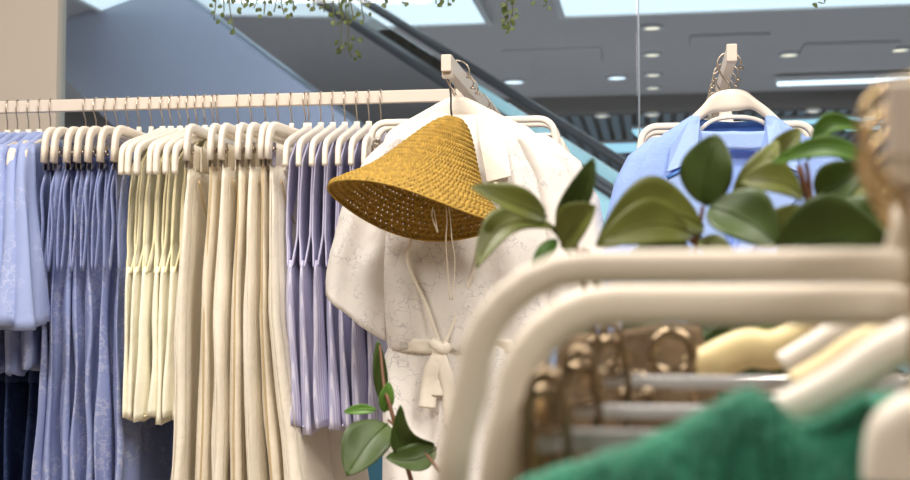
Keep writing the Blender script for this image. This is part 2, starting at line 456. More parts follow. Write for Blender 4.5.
vine('hanging_vine', [(543, 7, 2.9, 4, -8), (818, 3, 2.9, 3, -10)], 3.3, 'small vine tip at top just right of the dangling strand')

# ------------------------------------------------------------------ clothes rack
RY, RZ = 2.35, 1.72
armx = at(448, 60, 2.05).x
arm2x = at(732, 60, 2.02).x
rack = empty('clothes_rack', (armx, RY, 0), 0, 'cream metal clothes rail with long bar and short forward arms', 'clothes rack')
b = MB(); xl = at(-130, 97, RY).x
b.box(((xl+armx)/2, RY, RZ-.012), (armx-xl, .012, .024)); b.build('rail', M['rail'], rack, True, False, bevel=.002)
b = MB(); b.box((armx, 2.43, RZ-.013), (.017, .80, .028)); b.build('arm', M['rail'], rack, True, False, bevel=.0015)
b = MB(); b.box((armx, 2.045, RZ-.017), (.0172, .014, .038)); b.build('arm_end_cap', M['rail'], rack, True, False, bevel=.0015)
b = MB(); b.box((armx, 2.82, RZ/2-.002), (.03, .03, RZ-.01)); b.build('post', M['rail'], rack, True, False, bevel=.002)
b = MB(); b.box((xl, RY, RZ/2), (.03, .03, RZ)); b.build('post', M['rail'], rack, True, False, bevel=.002)
b = MB(); b.box((armx, 2.6, .015), (.05, .7, .03)); b.build('foot', M['rail'], rack, True, False, bevel=.002)
b = MB(); b.box((xl, RY, .015), (.05, .6, .03)); b.build('foot', M['rail'], rack, True, False, bevel=.002)
xe = at(275, 300, 2.5).x
b = MB(); b.box(((xl+xe)/2, 2.50, 1.235), (xe-xl+.03, .012, .024)); b.box((xl, 2.42, 1.235), (.03, .17, .024)); b.build('lower_rail', M['rail'], rack, True, False)
b = MB(); b.box((xe, 2.52, .62), (.025, .025, 1.24)); b.build('post', M['rail'], rack, True, False, bevel=.002)
rk2 = empty('blazer_rack', (arm2x, 2.8, 0), 0, 'cream display arm on a post carrying the blue blazer', 'clothes rack')
b = MB(); b.box((arm2x, 2.43, RZ-.013), (.015, .79, .028)); b.build('arm', M['rail'], rk2, True, False, bevel=.0015)
b = MB(); b.box((arm2x, 2.025, RZ-.013), (.0165, .012, .028)); b.build('arm_end_cap', M['rail'], rk2, True, False, bevel=.0015)
b = MB(); b.box((arm2x, 2.82, RZ/2), (.03, .03, RZ-.0)); b.build('post', M['rail'], rk2, True, False, bevel=.002)
b = MB(); b.box((arm2x, 2.62, .015), (.05, .6, .03)); b.build('foot', M['rail'], rk2, True, False, bevel=.002)

# ------------------------------------------------------------------ hangers (local: X along the bar, Z up, origin on top of the rail)
def hook_mb(drop=.062, w=.009, r=.0013, tall=.03):
    b = MB()
    p = [(w+.006, 0, -tall*.75), (w+.004, 0, -tall*.35), (w*.6, 0, .0008), (0, 0, .0022), (-w*.8, 0, .0), (-w-.004, 0, -tall*.4),
         (-w-.003, 0, -tall*.85), (-w*.2, 0, -tall*1.35), (0, 0, -tall*1.6), (0, 0, -drop-.006)]
    b.sweep(curve(p, 5), r, n=7); return b
def hook_round(drop=.062, R=.021, r=.0013):
    b = MB(); p = []
    for i in range(15):
        a = math.radians(200-i*(250/14.)); a = math.radians(-20+i*(235/14.))
        p.append((R*math.cos(a), 0, -R+.002+R*math.sin(a)))
    p = p + [(-R*.55, 0, -R*2.0), (-.001, 0, -R*2.6), (0, 0, -drop-.008)]
    b.sweep(curve(p, 2), r, n=7)
    b.sweep([(R*math.cos(math.radians(-20))-.004, 0, -R+.002+R*math.sin(math.radians(-20))), (R+.004, 0, -R*1.35)], .002, n=7)
    return b
def clip_bar(hw=.168, zt=-.085, dropc=.062, R=.028, ra=.0065, rb=.0045, flare=.004):
    p = []
    p.append((-hw-flare, 0, zt-dropc)); p.append((-hw-flare*.5, 0, zt-dropc*.6))
    for i in range(7):
        a = PI-i*PI/2/6; p.append((-hw+R+R*math.cos(a), 0, zt-R+R*math.sin(a)))
    p += [(-hw*.45, 0, zt), (0, 0, zt)]
    p = p+[(-x, y, z) for (x, y, z) in reversed(p[:-1])]
    b = MB(); b.sweep(p, ra, rb, V((0, 1, 0)), 12, .6); return b
def neck_mb(zb, zt=-.058, w=.014, d=.0045):
    b = MB(); b.sweep([(0, 0, zt), (0, 0, zt-.006), (0, 0, zb+.006), (0, 0, zb)], [.004, .0055, w*.9, w*1.5], d, V((0, 1, 0)), 10, .7); return b
def clip_parts(parent, x, z, m='chrome'):
    b = MB()
    b.box((x, 0, z+.002), (.014, .011, .012)); b.box((x, .0045, z-.02), (.02, .0015, .034)); b.box((x, -.0045, z-.02), (.02, .0015, .034))
    c = b.build('clip', M[m], parent, smooth=False, bevel=.0006)
    b = MB(); b.sweep([(x+.006*math.cos(a), -.006, z-.006+.006*math.sin(a)) for a in [2*PI*i/12 for i in range(12)]], .0011, n=5, closed=True)
    b.sweep(curve([(x-.012*(1 if x > 0 else -1), 0, z+.004), (x-.026*(1 if x > 0 else -1), 0, z+.002)], 3), .0013, n=6)
    b.build('spring', M['wire'], c)
def clip_hanger(name, loc, rz, label, group, m='plastic', ra=.0065, rb=.0045, rnd_hook=False, **k):
    t = empty(name, loc, rz, label, 'hanger', group)
    clip_bar(ra=ra, rb=rb, **k).build('bar', M[m], t)
    hw = k.get('hw', .168); zt = k.get('zt', -.085); dc = k.get('dropc', .062)
    neck_mb(zt-.002).build('neck', M[m], t)
    (hook_round() if rnd_hook else hook_mb()).build('hook', M['wire'], t)
    for s in (-1, 1): clip_parts(t, s*(hw-.012 if dc < .08 else hw-.03), zt-dc+.024-.0)
    return t
def arm_hanger(name, loc, rz, label, group, m='plastic_w', tipx=.2, tipz=-.155, w=.0075, d=.0075, rnd_hook=False):
    t = empty(name, loc, rz, label, 'hanger', group)
    zt = -.075
    q_ = tipx/.2; h = [(0, zt), (.02*q_, zt-.002), (.06*q_, zt-.012), (.12*q_, zt-.028), (.165*q_, zt-.041), (.19*q_, zt-.052), (.198*q_, zt-.066), (tipx, tipz)]
    p = curve([(-x, 0, z) for x, z in reversed(h[1:])]+[(x, 0, z) for x, z in h], 4)
    ws = [w*(1.0+.5*math.exp(-(q.x/.05)**2)) for q in p]
    b = MB(); b.sweep(p, ws, d, V((0, 1, 0)), 12, .7); b.build('arms', M[m], t)
    neck_mb(zt-.004, w=.012 if abs(tipx-.118) > .001 else .03, d=.006).build('neck', M[m], t)
    (hook_round() if rnd_hook else hook_mb()).build('hook', M['wire'], t)
    return t

def railx(px, dy=0.0, py=130): return at(px, py, RY-dy).x
HP = math.pi/2

# ------------------------------------------------------------------ garment builders (same local frame as their hanger)
def rows_from(tb, z0, z1, n, lean, curvex=0):
    """tb keyed by depth fraction: (f, a, b)"""
    out = []
    for i in range(n+1):
        f = i/n; a, bb = lerp_table(tb, f); z = z0+(z1-z0)*f
        out.append((z, curvex*math.sin(PI*f), -lean*f**1.3, a, bb))
    return out
def clothfold(seed, amp, lam, edge=.002, z0=0, H=1):
    def f(x, z, t):
        g = min(1, max(0, (z0-z)/H))
        dy = amp*(.25+.9*g)*math.sin(2*PI*x/lam+seed*1.7+.8*nz(x*4, z*3, seed))
        dy += edge*nz(x*16+seed, z*7, math.sin(t))
        dx = edge*1.6*nz(seed+3.1, z*6, math.cos(t)*1.5)
        hm = max(0, (g if H < 1 else 0)-.6)
        return dx, dy, hm*(.022*math.sin(x*31+seed*2.3)+.014*nz(x*20, seed, 3))
    return f

def jeans(loc, rz, i, label, lean, wide):
    t = empty('jeans', loc, rz, label, 'jeans', 'cream jeans hung by the waist on the long rail')
    m = M['denim'] if i % 2 else M['denim2']
    zw = -.128
    b = MB()
    def leg_at(s, f):
        z = zw-.03-f*.90
        h = min(1, f/.34); g = max(0, (f-.3)/.7)
        a = .081+.016*math.sin(h*PI/2)-.010*g
        cx = s*(.079+.016*h+.012*g)
        return z, cx, -lean*(.25*h+g**1.1)+s*.004*math.sin(g*4+i)*min(1, g*3), a, .0085+.0035*h+wide*g
    for s in (-1, 1):
        b.loft([leg_at(s, k/34) for k in range(35)], 34, .7, clothfold(i*1.7+s*2, .0035, .105, .0048, -.15, .6))
    b.build('legs', m, t)
    b = MB(); b.loft([(zw+.012, 0, 0, .157, .0085), (zw, 0, 0, .159, .0095), (zw-.03, 0, 0, .161, .0095), (zw-.036, 0, 0, .160, .0085)], 40, .7)
    b.build('waistband', m, t)
    for x, q in ((-.12, -1), (-.12, 1), (-.04, -1), (.06, -1)):
        b = MB(); b.box((x, q*.0105, zw-.013), (.009, .003, .045)); b.build('belt_loop', m, t, smooth=False, bevel=.001)
    # raised side seam down the near edge and double stitch beside it
    b = MB()
    for off, r in ((0, .0016), (.010, .0007), (-.007, .0007)):
        pth = []
        for k in range(40):
            z, cx, cy, a, bb = leg_at(-1, k/39*.99)
            pth.append((cx-a-.001+(0 if off == 0 else .012)+.0008*nz(z*8, i, 1), cy+(0 if off == 0 else -(bb+.001)), z))
        b.sweep(pth, r, n=5)
    b.build('side_seam', M['stitch'] if i % 2 else m, t)
    # slanted front pocket edge and back pocket
    b = MB(); sg = -1
    for k in range(2):
        b.sweep(curve([(-.15+k*.004, sg*.0155, zw-.055), (-.12+k*.004, sg*.0155, zw-.10), (-.09+k*.004, sg*.0155, zw-.13), (-.055, sg*.0155, zw-.135+k*.004)], 5), .0009, n=5)
    b.build('pocket_stitching', M['stitch'], t)
    return t

def trousers(loc, rz, i, label, lean):
    t = empty('printed_trousers', loc, rz, label, 'trousers', 'blue printed trousers hung by the waist')
    zw = -.128; b = MB()
    tb = [(0, .150, .0065), (.15, .160, .008), (.4, .172, .0105), (.7, .182, .0135), (1, .19, .015)]
    b.loft(rows_from(tb, zw, -1.02, 46, lean), 64, .8, clothfold(i*1.3, .0036+.002*((i*37) % 5)/4, .05+.008*((i*13) % 5), .007, -.12, .35)); b.build('legs', M['blueprint'], t)
    b = MB(); b.loft([(zw+.008, 0, 0, .150, .0075), (zw-.022, 0, 0, .153, .0085)], 40, .8, clothfold(i, .001, .03, .002)); b.build('waistband', M['blueprint'], t)
    b = MB(); zz = zw-.02
    for s in (-1, 1):       # knotted belt end hanging at the near side
        b.sweep(curve([(-.14, s*.008-.004, zz), (-.17, s*.010-.006, zz-.05), (-.176, s*.006-.008, zz-.12), (-.186, s*.009-.01, zz-.2)], 5), [.002]+[.006]*14+[.003], .0012, V((0, 1, 0)), 8)
    b.build('tie_belt', M['blueprint'], t)
    return t

def tank(loc, rz, i, label, lean, m, trim, name, cat, group, hem=-.60, arm=-.34, wide=.010):
    t = empty(name, loc, rz, label, cat, group)
    b = MB(); tb = [(0, .158, .0035), (.05, .166, .0075), (.15, .169, .0095), (.4, .175, .0108), (1, .187, .0135)]
    fo = clothfold(i*1.1, .0035, .055, .004, arm, .3)
    b.loft(rows_from([(f, a, bb*wide/.010) for f, a, bb in tb], arm, hem, 20, lean), 60, .8, fo, cap=False)
    # front and back yokes rising to the hanger, open at the arms
    for s in (-1, 1):
        rows = []
        for k in range(13):
            f = k/12; z = -.076+(arm-.01+.076)*f
            xa = lerp_table([(0, .035), (.15, .12), (.45, .136), (.8, .143), (1, .159)], f)[0]
            ztop = 0
            row = []
            for j in range(25):
                x = -xa+2*xa*j/24
                dz = -.30*max(0, abs(x)-.02)*(1-f)
                row.append(V((x, s*((.0080+.0020*math.sin(PI*f))*(1-max(0, f-.75)*2.2)+.0015*math.sin(x*80+i+s))-lean*.0, z+dz)))
            rows.append(row)
        b.grid(rows)
    o = b.build('body', M[m], t, solid=.0012)
    b = MB()
    for s in (-1, 1):      # armhole binding along the near edge of both yokes
        pth = []
        for k in range(13):
            f = k/12; z = -.076+(arm-.012+.076)*f
            xa = lerp_table([(0, .035), (.15, .12), (.45, .136), (.8, .143), (1, .159)], f)[0]
            pth.append((-xa-.001, s*((.0080+.0020*math.sin(PI*f))*(1-max(0, f-.75)*2.2)), z-.30*(xa-.02)*(1-f)))
        b.sweep(curve(pth, 3), .0026, .0018, n=7)
    b.build('armhole_binding', M[trim], t)
    b = MB()
    pth = []
    for j in range(31):
        x = -.183+.366*j/30; pth.append((x, -lean-.0135*wide/.01-.0035*math.sin(x*60), hem+.006))
    b.sweep(pth, .002, n=5); b.build('hem', M[trim], t)
    return t

def blouse_side(loc, rz, i, label, lean):
    t = empty('periwinkle_blouse', loc, rz, label, 'blouse', 'periwinkle short sleeved blouses at the left end of the rail')
    b = MB(); tb = [(0, .03, .010), (.035, .09, .0125), (.075, .135, .0125), (.095, .172, .0135), (.13, .190, .0135), (.35, .192, .013), (1, .205, .016)]
    fo = clothfold(i*1.4, .004, .07, .005, -.1, .35)
    b.loft(rows_from(tb, -.066, -.53, 44, lean), 60, .8, fo); b.build('body', M['bluecloth'], t)
    for s in (-1, 1):
        b = MB(); rows = []
        for k in range(19):
            f = k/18; z = -.112-f*.335
            rows.append((z, s*(.165+.065*f**.7), -.020*f-lean*.4*f, .022+.042*f**.8, .0115+.017*f))
        b.loft(rows, 34, .85, clothfold(i+s, .006, .05, .005, -.12, .2)); b.build('sleeve', M['bluecloth'], t)
    b = MB(); b.sweep(curve([(-.045, -.006, -.088), (-.03, -.012, -.083), (0, -.014, -.081), (.03, -.012, -.083), (.045, -.006, -.088), (.03, .010, -.08), (0, .013, -.078), (-.03, .010, -.08)], 4, True), .003, .007, V((0, 0, 1)), 8, closed=True)
    b.build('collar', M['bluecloth'], t)
    return t

def navy_skirt(loc, rz, i, label):
    t = empty('navy_trousers', loc, rz, label, 'trousers', 'navy trousers on the lower rail')
    b = MB(); b.loft(rows_from([(0, .15, .012), (.3, .165, .015), (1, .18, .018)], -.07, -.95, 20, 0), 40, .8, clothfold(i, .004, .08, .004, -.1, .3))
    b.build('legs', M['navy'], t)
    b = MB(); b.loft([(-.055, 0, 0, .148, .0135), (-.09, 0, 0, .154, .0145)], 40, .8); b.build('waistband', M['navy'], t)
    return t

# ---- left rail population
# 1 blouses
for i, px in enumerate((8, 18, 29, 40, 51)):
    loc = (railx(px, 0, 100), RY, RZ); rz = HP+math.radians(13)
    w = ['leftmost', 'second from left', 'middle', 'second from right', 'rightmost'][i]
    arm_hanger('shoulder_hanger', loc, rz, 'cream shoulder hanger holding the %s periwinkle blouse' % w, 'hangers of the periwinkle blouses', 'plastic', w=.006)
    blouse_side(loc, rz, i, 'periwinkle short-sleeved blouse, %s of five at the rail left end' % w, [-.0, 0, 0, 0.005, .01][i])
# 2 printed trousers
for i, px in enumerate((45, 56, 67, 78, 90, 102, 115)):
    loc = (railx(px, .168, 135), RY, RZ); rz = HP+math.radians(rnd.uniform(-1, 1))
    w = 'leftmost' if i == 0 else ('rightmost' if i == 6 else ORD[i]+' from left')
    clip_hanger('clip_hanger', loc, rz, 'cream clip hanger holding the %s pair of blue printed trousers' % w, 'clip hangers of the blue printed trousers', ra=.0095, rb=.0052)
    trousers(loc, rz, i, 'blue leaf-printed trousers, %s of seven, right of the periwinkle blouses' % w, [-.008, -.005, 0, .003, .008, .014, .02][i])
# 3 yellow tops
for i, px in enumerate((119, 128, 138, 147, 156, 165, 174)):
    loc = (railx(px, .2, 180), RY, RZ); rz = HP+math.radians(rnd.uniform(-1.5, 1.5))
    w = 'leftmost' if i == 0 else ('rightmost' if i == 6 else ORD[i]+' from left')
    arm_hanger('shoulder_hanger', loc, rz, 'cream shoulder hanger holding the %s pale yellow top' % w, 'hangers of the pale yellow tops', 'plastic_w', w=.0085, tipz=-.175, d=.005)
    tank(loc, rz, i, 'pale yellow sleeveless top, %s of seven, left of the cream jeans' % w, 0, 'yellow', 'yellow_in', 'yellow_tank_top', 'top', 'pale yellow sleeveless tops', hem=-.615, wide=.0075)
# 4 jeans
for i, px in enumerate((186, 208, 222, 237, 251, 265, 280)):
    loc = (railx(px, .168, 130), RY, RZ); rz = HP+math.radians([1, 2, 0, 1, -1, -2, -7][i])
    w = 'leftmost' if i == 0 else ('rightmost' if i == 6 else ORD[i]+' from left')
    clip_hanger('clip_hanger', loc, rz, 'cream clip hanger holding the %s pair of cream jeans' % w, 'clip hangers of the cream jeans', 'plastic_w', ra=.0095, rb=.0052)
    jeans(loc, rz, i, 'cream denim jeans, %s of seven pairs on the long rail' % w, [-.022, -.008, .004, .014, .026, .046, .074][i], [.014, .008, .004, .004, .004, .008, .018][i])
# 5 lavender
for i, px in enumerate((309, 321, 333, 345, 357, 369, 381)):
    loc = (railx(px, 0, 95), RY, RZ); rz = HP+math.radians(4)
    w = 'leftmost' if i == 0 else ('rightmost' if i == 6 else ORD[i]+' from left')
    arm_hanger('shoulder_hanger', loc, rz, 'white shoulder hanger holding the %s lavender top' % w, 'hangers of the lavender tops', 'plastic_w', w=.0085, tipz=-.165, d=.005)
    tank(loc, rz, i+3, 'lavender striped sleeveless top, %s of seven, right of the cream jeans' % w, .014, 'lav', 'lavtrim', 'lavender_tank_top', 'top', 'lavender striped sleeveless tops', hem=-.625+rnd.uniform(-.01, .01), arm=-.33, wide=.010)
# 6 navy trousers on the lower rail
for i in range(10):
    X = at(-24+i*22, 440, 2.5).x
    navy_skirt((X, 2.50, 1.247), HP, i, 'dark navy trousers on the lower rail, mostly hidden by the clothes above')

# ------------------------------------------------------------------ arm of the blouse: hangers along it
def arm_hangers(x, ys, who, grp, **kw):
    for i, y in enumerate(ys):
        w = ORD[i]+' from the front'
        clip_hanger('clip_hanger', (x, y, RZ+.001), math.radians(rnd.uniform(-2, 2)), 'empty cream clip hanger behind the %s, %s on the arm' % (who, w), grp, 'plastic_w', rnd_hook=True, ra=.006, rb=.006, **kw)
arm_hangers(armx, [2.20, 2.255, 2.42, 2.48, 2.54, 2.60], 'white blouse', 'empty clip hangers behind the blouse', hw=.165)
arm_hangers(arm2x, [2.19, 2.25, 2.32, 2.39, 2.47, 2.55], 'blue blazer', 'empty clip hangers behind the blazer', hw=.145, zt=-.105)

def px_loft(b, rows, Y, n=60, fold=None, nrow=None, p=.6, ymap=None):
    """rows keyed by pixel row: (py, pxl, pxr, half depth)"""
    tb = rows; y0, y1 = rows[0][0], rows[-1][0]; nr = nrow or int((y1-y0)/5)
    R = []
    for i in range(nr+1):
        py = y0+(y1-y0)*i/nr; l, r, d = lerp_table(tb, py)
        A, B = at(l, py, Y), at(r, py, Y)
        R.append((A.z, (A.x+B.x)/2, Y, (B.x-A.x)/2, d))
    b.loft(R, n, p, fold)

# ------------------------------------------------------------------ white blouse
BY = 2.10
bl = empty('white_blouse', (armx, BY, RZ), 0, 'white wrap blouse with faint grey floral print and tied waist', 'blouse')
b = MB()
def bf(x, z, t):
    g = max(0, min(1, (1.66-z)/.3))
    return (.004*nz(x*10, z*6, 1), .009*g*math.sin(x*60+z*9+2.2*nz(x*8, z*4, 2))+.014*nz(x*9, z*7, 3+math.sin(t)*.4)*g, 0)
px_loft(b, [(116, 432, 498, .010), (122, 415, 512, .018), (132, 398, 532, .024), (150, 386, 552, .028), (180, 377, 562, .032), (220, 376, 566, .034), (300, 380, 562, .036), (338, 386, 552, .034), (350, 389, 540, .028)], BY, 72, bf, 50)
b.build('bodice', M['blouse'], bl, True)
b = MB()
def pf(x, z, t):
    g = max(0, min(1, (1.25-z)/.15))
    return (.005*nz(x*10, z*6, 1), .012*(.4+g)*math.sin(x*70+z*5+1.2*nz(x*7, z*3, 5)), 0)
px_loft(b, [(344, 390, 538, .026), (356, 386, 536, .032), (400, 386, 538, .038), (520, 380, 545, .046)], BY, 72, pf, 30)
b.build('skirt', M['blouse'], bl, True)
for (pts, nm) in (([(408, 138, 16, .018), (385, 170, 24, .026), (371, 215, 28, .030), (360, 270, 32, .034), (356, 318, 32, .036)], 'sleeve'),
                  ([(530, 136, 17, .018), (556, 170, 24, .026), (570, 215, 28, .030), (580, 270, 30, .034), (584, 318, 32, .036)], 'sleeve')):
    b = MB(); tb = []; R = []
    k = len(pts); dn = 24
    for i in range(dn+1):
        f = i/dn*(k-1); j = min(int(f), k-2); q = f-j; q = q*q*(3-2*q)*.3+q*.7
        px, py, w, d = [pts[j][a]*(1-q)+pts[j+1][a]*q for a in range(4)]
        c = at(px, py, BY-.005); wd = w*BY/1264
        R.append((c, wd, d))
    vs = []; n = 40; sgn = 1 if pts[0][0] < 470 else -1
    for i, (c, wd, d) in enumerate(R):
        # rows are tilted so that the hem slants down toward the body
        for j in range(n):
            t_ = 2*PI*j/n; x = wd*math.copysign(abs(math.cos(t_))**.8, math.cos(t_)); y = d*math.copysign(abs(math.sin(t_))**.8, math.sin(t_))
            sl = -.75*x*sgn*(i/dn)**.6
            vs.append(c+V((x+.004*nz(i*.3, t_, 2), y+.006*math.sin(x*110+i*.1), sl+.004*nz(x*30, i*.2, 7))))
    fs = [(i*n+j, (i+1)*n+j, (i+1)*n+(j+1) % n, i*n+(j+1) % n) for i in range(dn) for j in range(n)]+[tuple(range(n))]
    b.add(vs, fs); b.build('sleeve', M['blouse'], bl, True, solid=.0015)
FY = BY-.044
def flat_piece(name, m, parent, pts, Y, th=.002, depth=None, sub=0):
    """thin cloth piece from a pixel outline fan, with its own thickness"""
    b = MB(); P = [at(x, y, Y+(depth[i] if depth else 0)) for i, (x, y) in enumerate(pts)]
    b.add(P, [tuple(range(len(P)))])
    return b.build(name, M[m], parent, True, False, solid=th, bevel=.0006)
# collar flaps, wrap edges, waistband, knot
flat_piece('collar', 'blousetrim', bl, [(476, 115), (492, 110), (503, 118), (511, 176), (487, 182), (481, 150)], FY+.004, .003, [.018, .03, .03, -.002, -.004, .004])
flat_piece('collar', 'blousetrim', bl, [(452, 115), (434, 111), (425, 119), (414, 176), (434, 182), (444, 150)], FY+.004, .003, [.018, .03, .03, -.002, -.004, .004])
b = MB()
for pts in ([(424, 180), (414, 230), (408, 262), (424, 300), (440, 346)], [(496, 182), (486, 230), (470, 280), (455, 320), (444, 346)]):
    b.sweep(curve([at(x, y, FY+(-.002 if y < 300 else .004)) for x, y in pts], 6), .0035, .0018, V((0, 1, 0)), 8)
b.build('wrap_edge', M['blousetrim'], bl, True)
b = MB()
def wf(x, z, t): return (0, .002*math.sin(x*120+z*300), .002*math.sin(x*40))
px_loft(b, [(339, 388, 548, .036), (346, 390, 541, .033), (352, 389, 540, .033)], BY, 72, wf, 4)
b.build('waistband', M['blousetrim'], bl, True)
kn = at(440, 347, FY-.004)
b = MB()
b.sweep(curve([kn+V((-.014, 0, .008)), kn+V((-.004, -.006, .002)), kn+V((.006, -.004, -.004)), kn+V((.014, .002, .004))], 5), [.004]+[.009]*14+[.004], .008, n=10)
for (dx, L, w) in ((-.016, .10, .011), (.016, .13, .009), (-.004, .08, .008)):
    p = [kn, kn+V((dx*.5, -.006, -L*.25)), kn+V((dx, -.002, -L*.6)), kn+V((dx*1.3, -.003, -L))]
    c_ = curve(p, 6); b.sweep(c_, [.004+w*min(1, j/8) for j in range(len(c_))], .003, V((0, 1, 0)), 8)
b.build('knot', M['blousetrim'], bl, True)
arm_hanger('shoulder_hanger', (armx+.008, BY-.004, RZ+.001), 0, 'cream wide shoulder hanger holding the white blouse behind the straw hat', None, 'plastic_w', w=.011, tipx=.118, tipz=-.15, rnd_hook=True)

# ------------------------------------------------------------------ straw hat
HY = 1.955
hc = at(415, 212, HY)
hat = empty('straw_hat', tuple(hc), 0, 'mustard yellow crocheted straw bucket hat hung in front of the blouse', 'hat')
prof = [(.0, .172), (.012, .170), (.024, .160), (.037, .142), (.051, .118), (.066, .091), (.082, .064), (.101, .040), (.122, .019), (.140, .0)]
pc = curve([(r, 0, h) for r, h in prof], 24)
# resample by arc length
acc = [0]
for i in range(1, len(pc)): acc.append(acc[-1]+(pc[i]-pc[i-1]).length)
Lp = acc[-1]; NR = 24*6; NA = 84*6
Rz = Matrix.Rotation(math.radians(12.5), 3, 'Y'); Rx = Matrix.Rotation(math.radians(-21), 3, 'X')
rowsH = []; j = 0
for i in range(NR+1):
    s_ = Lp*i/NR
    while j < len(acc)-2 and acc[j+1] < s_: j += 1
    q = (s_-acc[j])/max(1e-9, acc[j+1]-acc[j]); P = pc[j].lerp(pc[j+1], q)
    T = (pc[j+1]-pc[j]).normalized(); N = V((-T.z, 0, T.x)); N = N if N.z > 0 or N.x > 0 else -N
    row = []
    for k in range(NA):
        a = 2*PI*k/NA
        ph = s_/Lp*24*PI
        st = math.sin(84*a+(i//6 % 2)*PI+1.2*math.cos(ph))
        d = .0040*abs(math.sin(ph))+.0030*st*abs(math.sin(ph))+.0006*nz(k*.21, i*.13, 4)
        fr = (s_/Lp)
        wob = .007*fr*fr*math.sin(2*a+1.0)+.0045*fr*fr*math.sin(3*a+.4)
        r = P.x+N.x*d; z = P.z+N.z*d+wob
        r *= 1+.03*fr*math.sin(3*a+2)
        # long axis across, flattened in depth; brim point drawn out at left
        x = r*math.cos(a)*(1.0+.03*fr*(math.cos(a) < 0)); y = r*math.sin(a)*.60
        x += -.004+.018*z/.15
        row.append(Rz @ (Rx @ V((x, y, z)))+hc)
    rowsH.append(row)
b = MB(); b.v = [p for r in rowsH for p in r]
for i in range(NR):
    for k in range(NA):
        # gaps between stitches at the row boundaries
        if i > 40 and (i % 6 in (0, 5)) and (k % 6 == (4 if (i//6) % 2 else 1)) and rnd.random() < .7: continue
        k2 = (k+1) % NA
        b.f.append((i*NA+k, i*NA+k2, (i+1)*NA+k2, (i+1)*NA+k))
b.build('crochet_body', M['straw'], hat, True, solid=.0012)
b = MB(); b.sweep(rowsH[-1][::4], .0022, n=6, closed=True); b.build('brim_edge', M['straw'], hat, True)
ap = rowsH[0][0]
hk = V((armx+.004, 2.045, RZ-.052))
b = MB(); b.sweep(curve([ap+V((0, 0, -.004)), ap.lerp(hk, .3)+V((.0, -.012, .0)), ap.lerp(hk, .7)+V((.002, -.012, 0)), hk], 5), .0018, n=6); b.build('hanging_loop', M['black'], hat, True)
b = MB()
def P(x, y, d=0): return at(x, y, HY-.02+d)
b.sweep(curve([P(433, 207), P(432, 216, .0), P(436, 228), P(438, 232), P(436, 222), P(434, 210)], 5), .0011, n=6)
b.sweep(curve([P(446, 207), P(447, 222), P(446, 238), P(447, 262, .03), P(450, 300, .05)], 5), .0010, n=6)
b.sweep(curve([P(449, 207), P(451, 225), P(452, 240), P(455, 262, .03), P(452, 300, .05)], 5), .0010, n=6)
b.build('tag_string', M['cord'], hat, True)

# ------------------------------------------------------------------ blue blazer
ZY = 2.09
bz = empty('blue_blazer', (arm2x, ZY, RZ), 0, 'sky blue blazer with notched lapels hanging behind the leaves', 'blazer')
def zf(x, z, t):
    g = max(0, min(1, (1.6-z)/.2))
    return (.003*nz(x*8, z*6, 1), .008*g*nz(x*7, z*5, 3+math.sin(t)), 0)
# two front halves and a back, so the neck stays open
b = MB(); px_loft(b, [(133, 690, 778, .006), (140, 668, 805, .010), (152, 648, 832, .012), (172, 634, 850, .014), (220, 628, 858, .016), (330, 628, 860, .018), (480, 622, 866, .02)], ZY+.030, 60, zf, 40)
b.build('back', M['blazer'], bz, True)
def half(sg):
    b = MB(); c = 733
    L = [(116, 33, 42, .004), (124, 32, 54, .012), (136, 31, 72, .017), (150, 27, 87, .020), (170, 20, 98, .022), (200, 10, 104, .024), (235, -2, 108, .026), (330, -3, 108, .028), (480, -3, 112, .030)]
    rows = [(y, c+sg*i_ if sg > 0 else c-o_, c+sg*o_ if sg > 0 else c-i_, d) for (y, i_, o_, d) in L]
    px_loft(b, rows, ZY-.004, 48, zf, 60, .7)
    return b
half(-1).build('front_panel', M['blazer'], bz, True)
half(1).build('front_panel', M['blazer'], bz, True)
for sg in (-1, 1):
    b = MB(); pts = [(70, 138, 12, .016), (88, 156, 17, .026), (99, 182, 20, .032), (106, 215, 21, .036), (112, 260, 22, .04), (118, 360, 22, .042), (120, 500, 20, .042)]
    R = []
    for i in range(31):
        f = i/30*(len(pts)-1); j = min(int(f), len(pts)-2); q = f-j
        px, py, w, d = [pts[j][a]*(1-q)+pts[j+1][a]*q for a in range(4)]
        c = at(733+sg*px, py, ZY+.008); R.append((c.z, c.x, c.y, w*ZY/1264, d))
    b.loft(R, 32, .85, zf); b.build('sleeve', M['blazer'], bz, True)
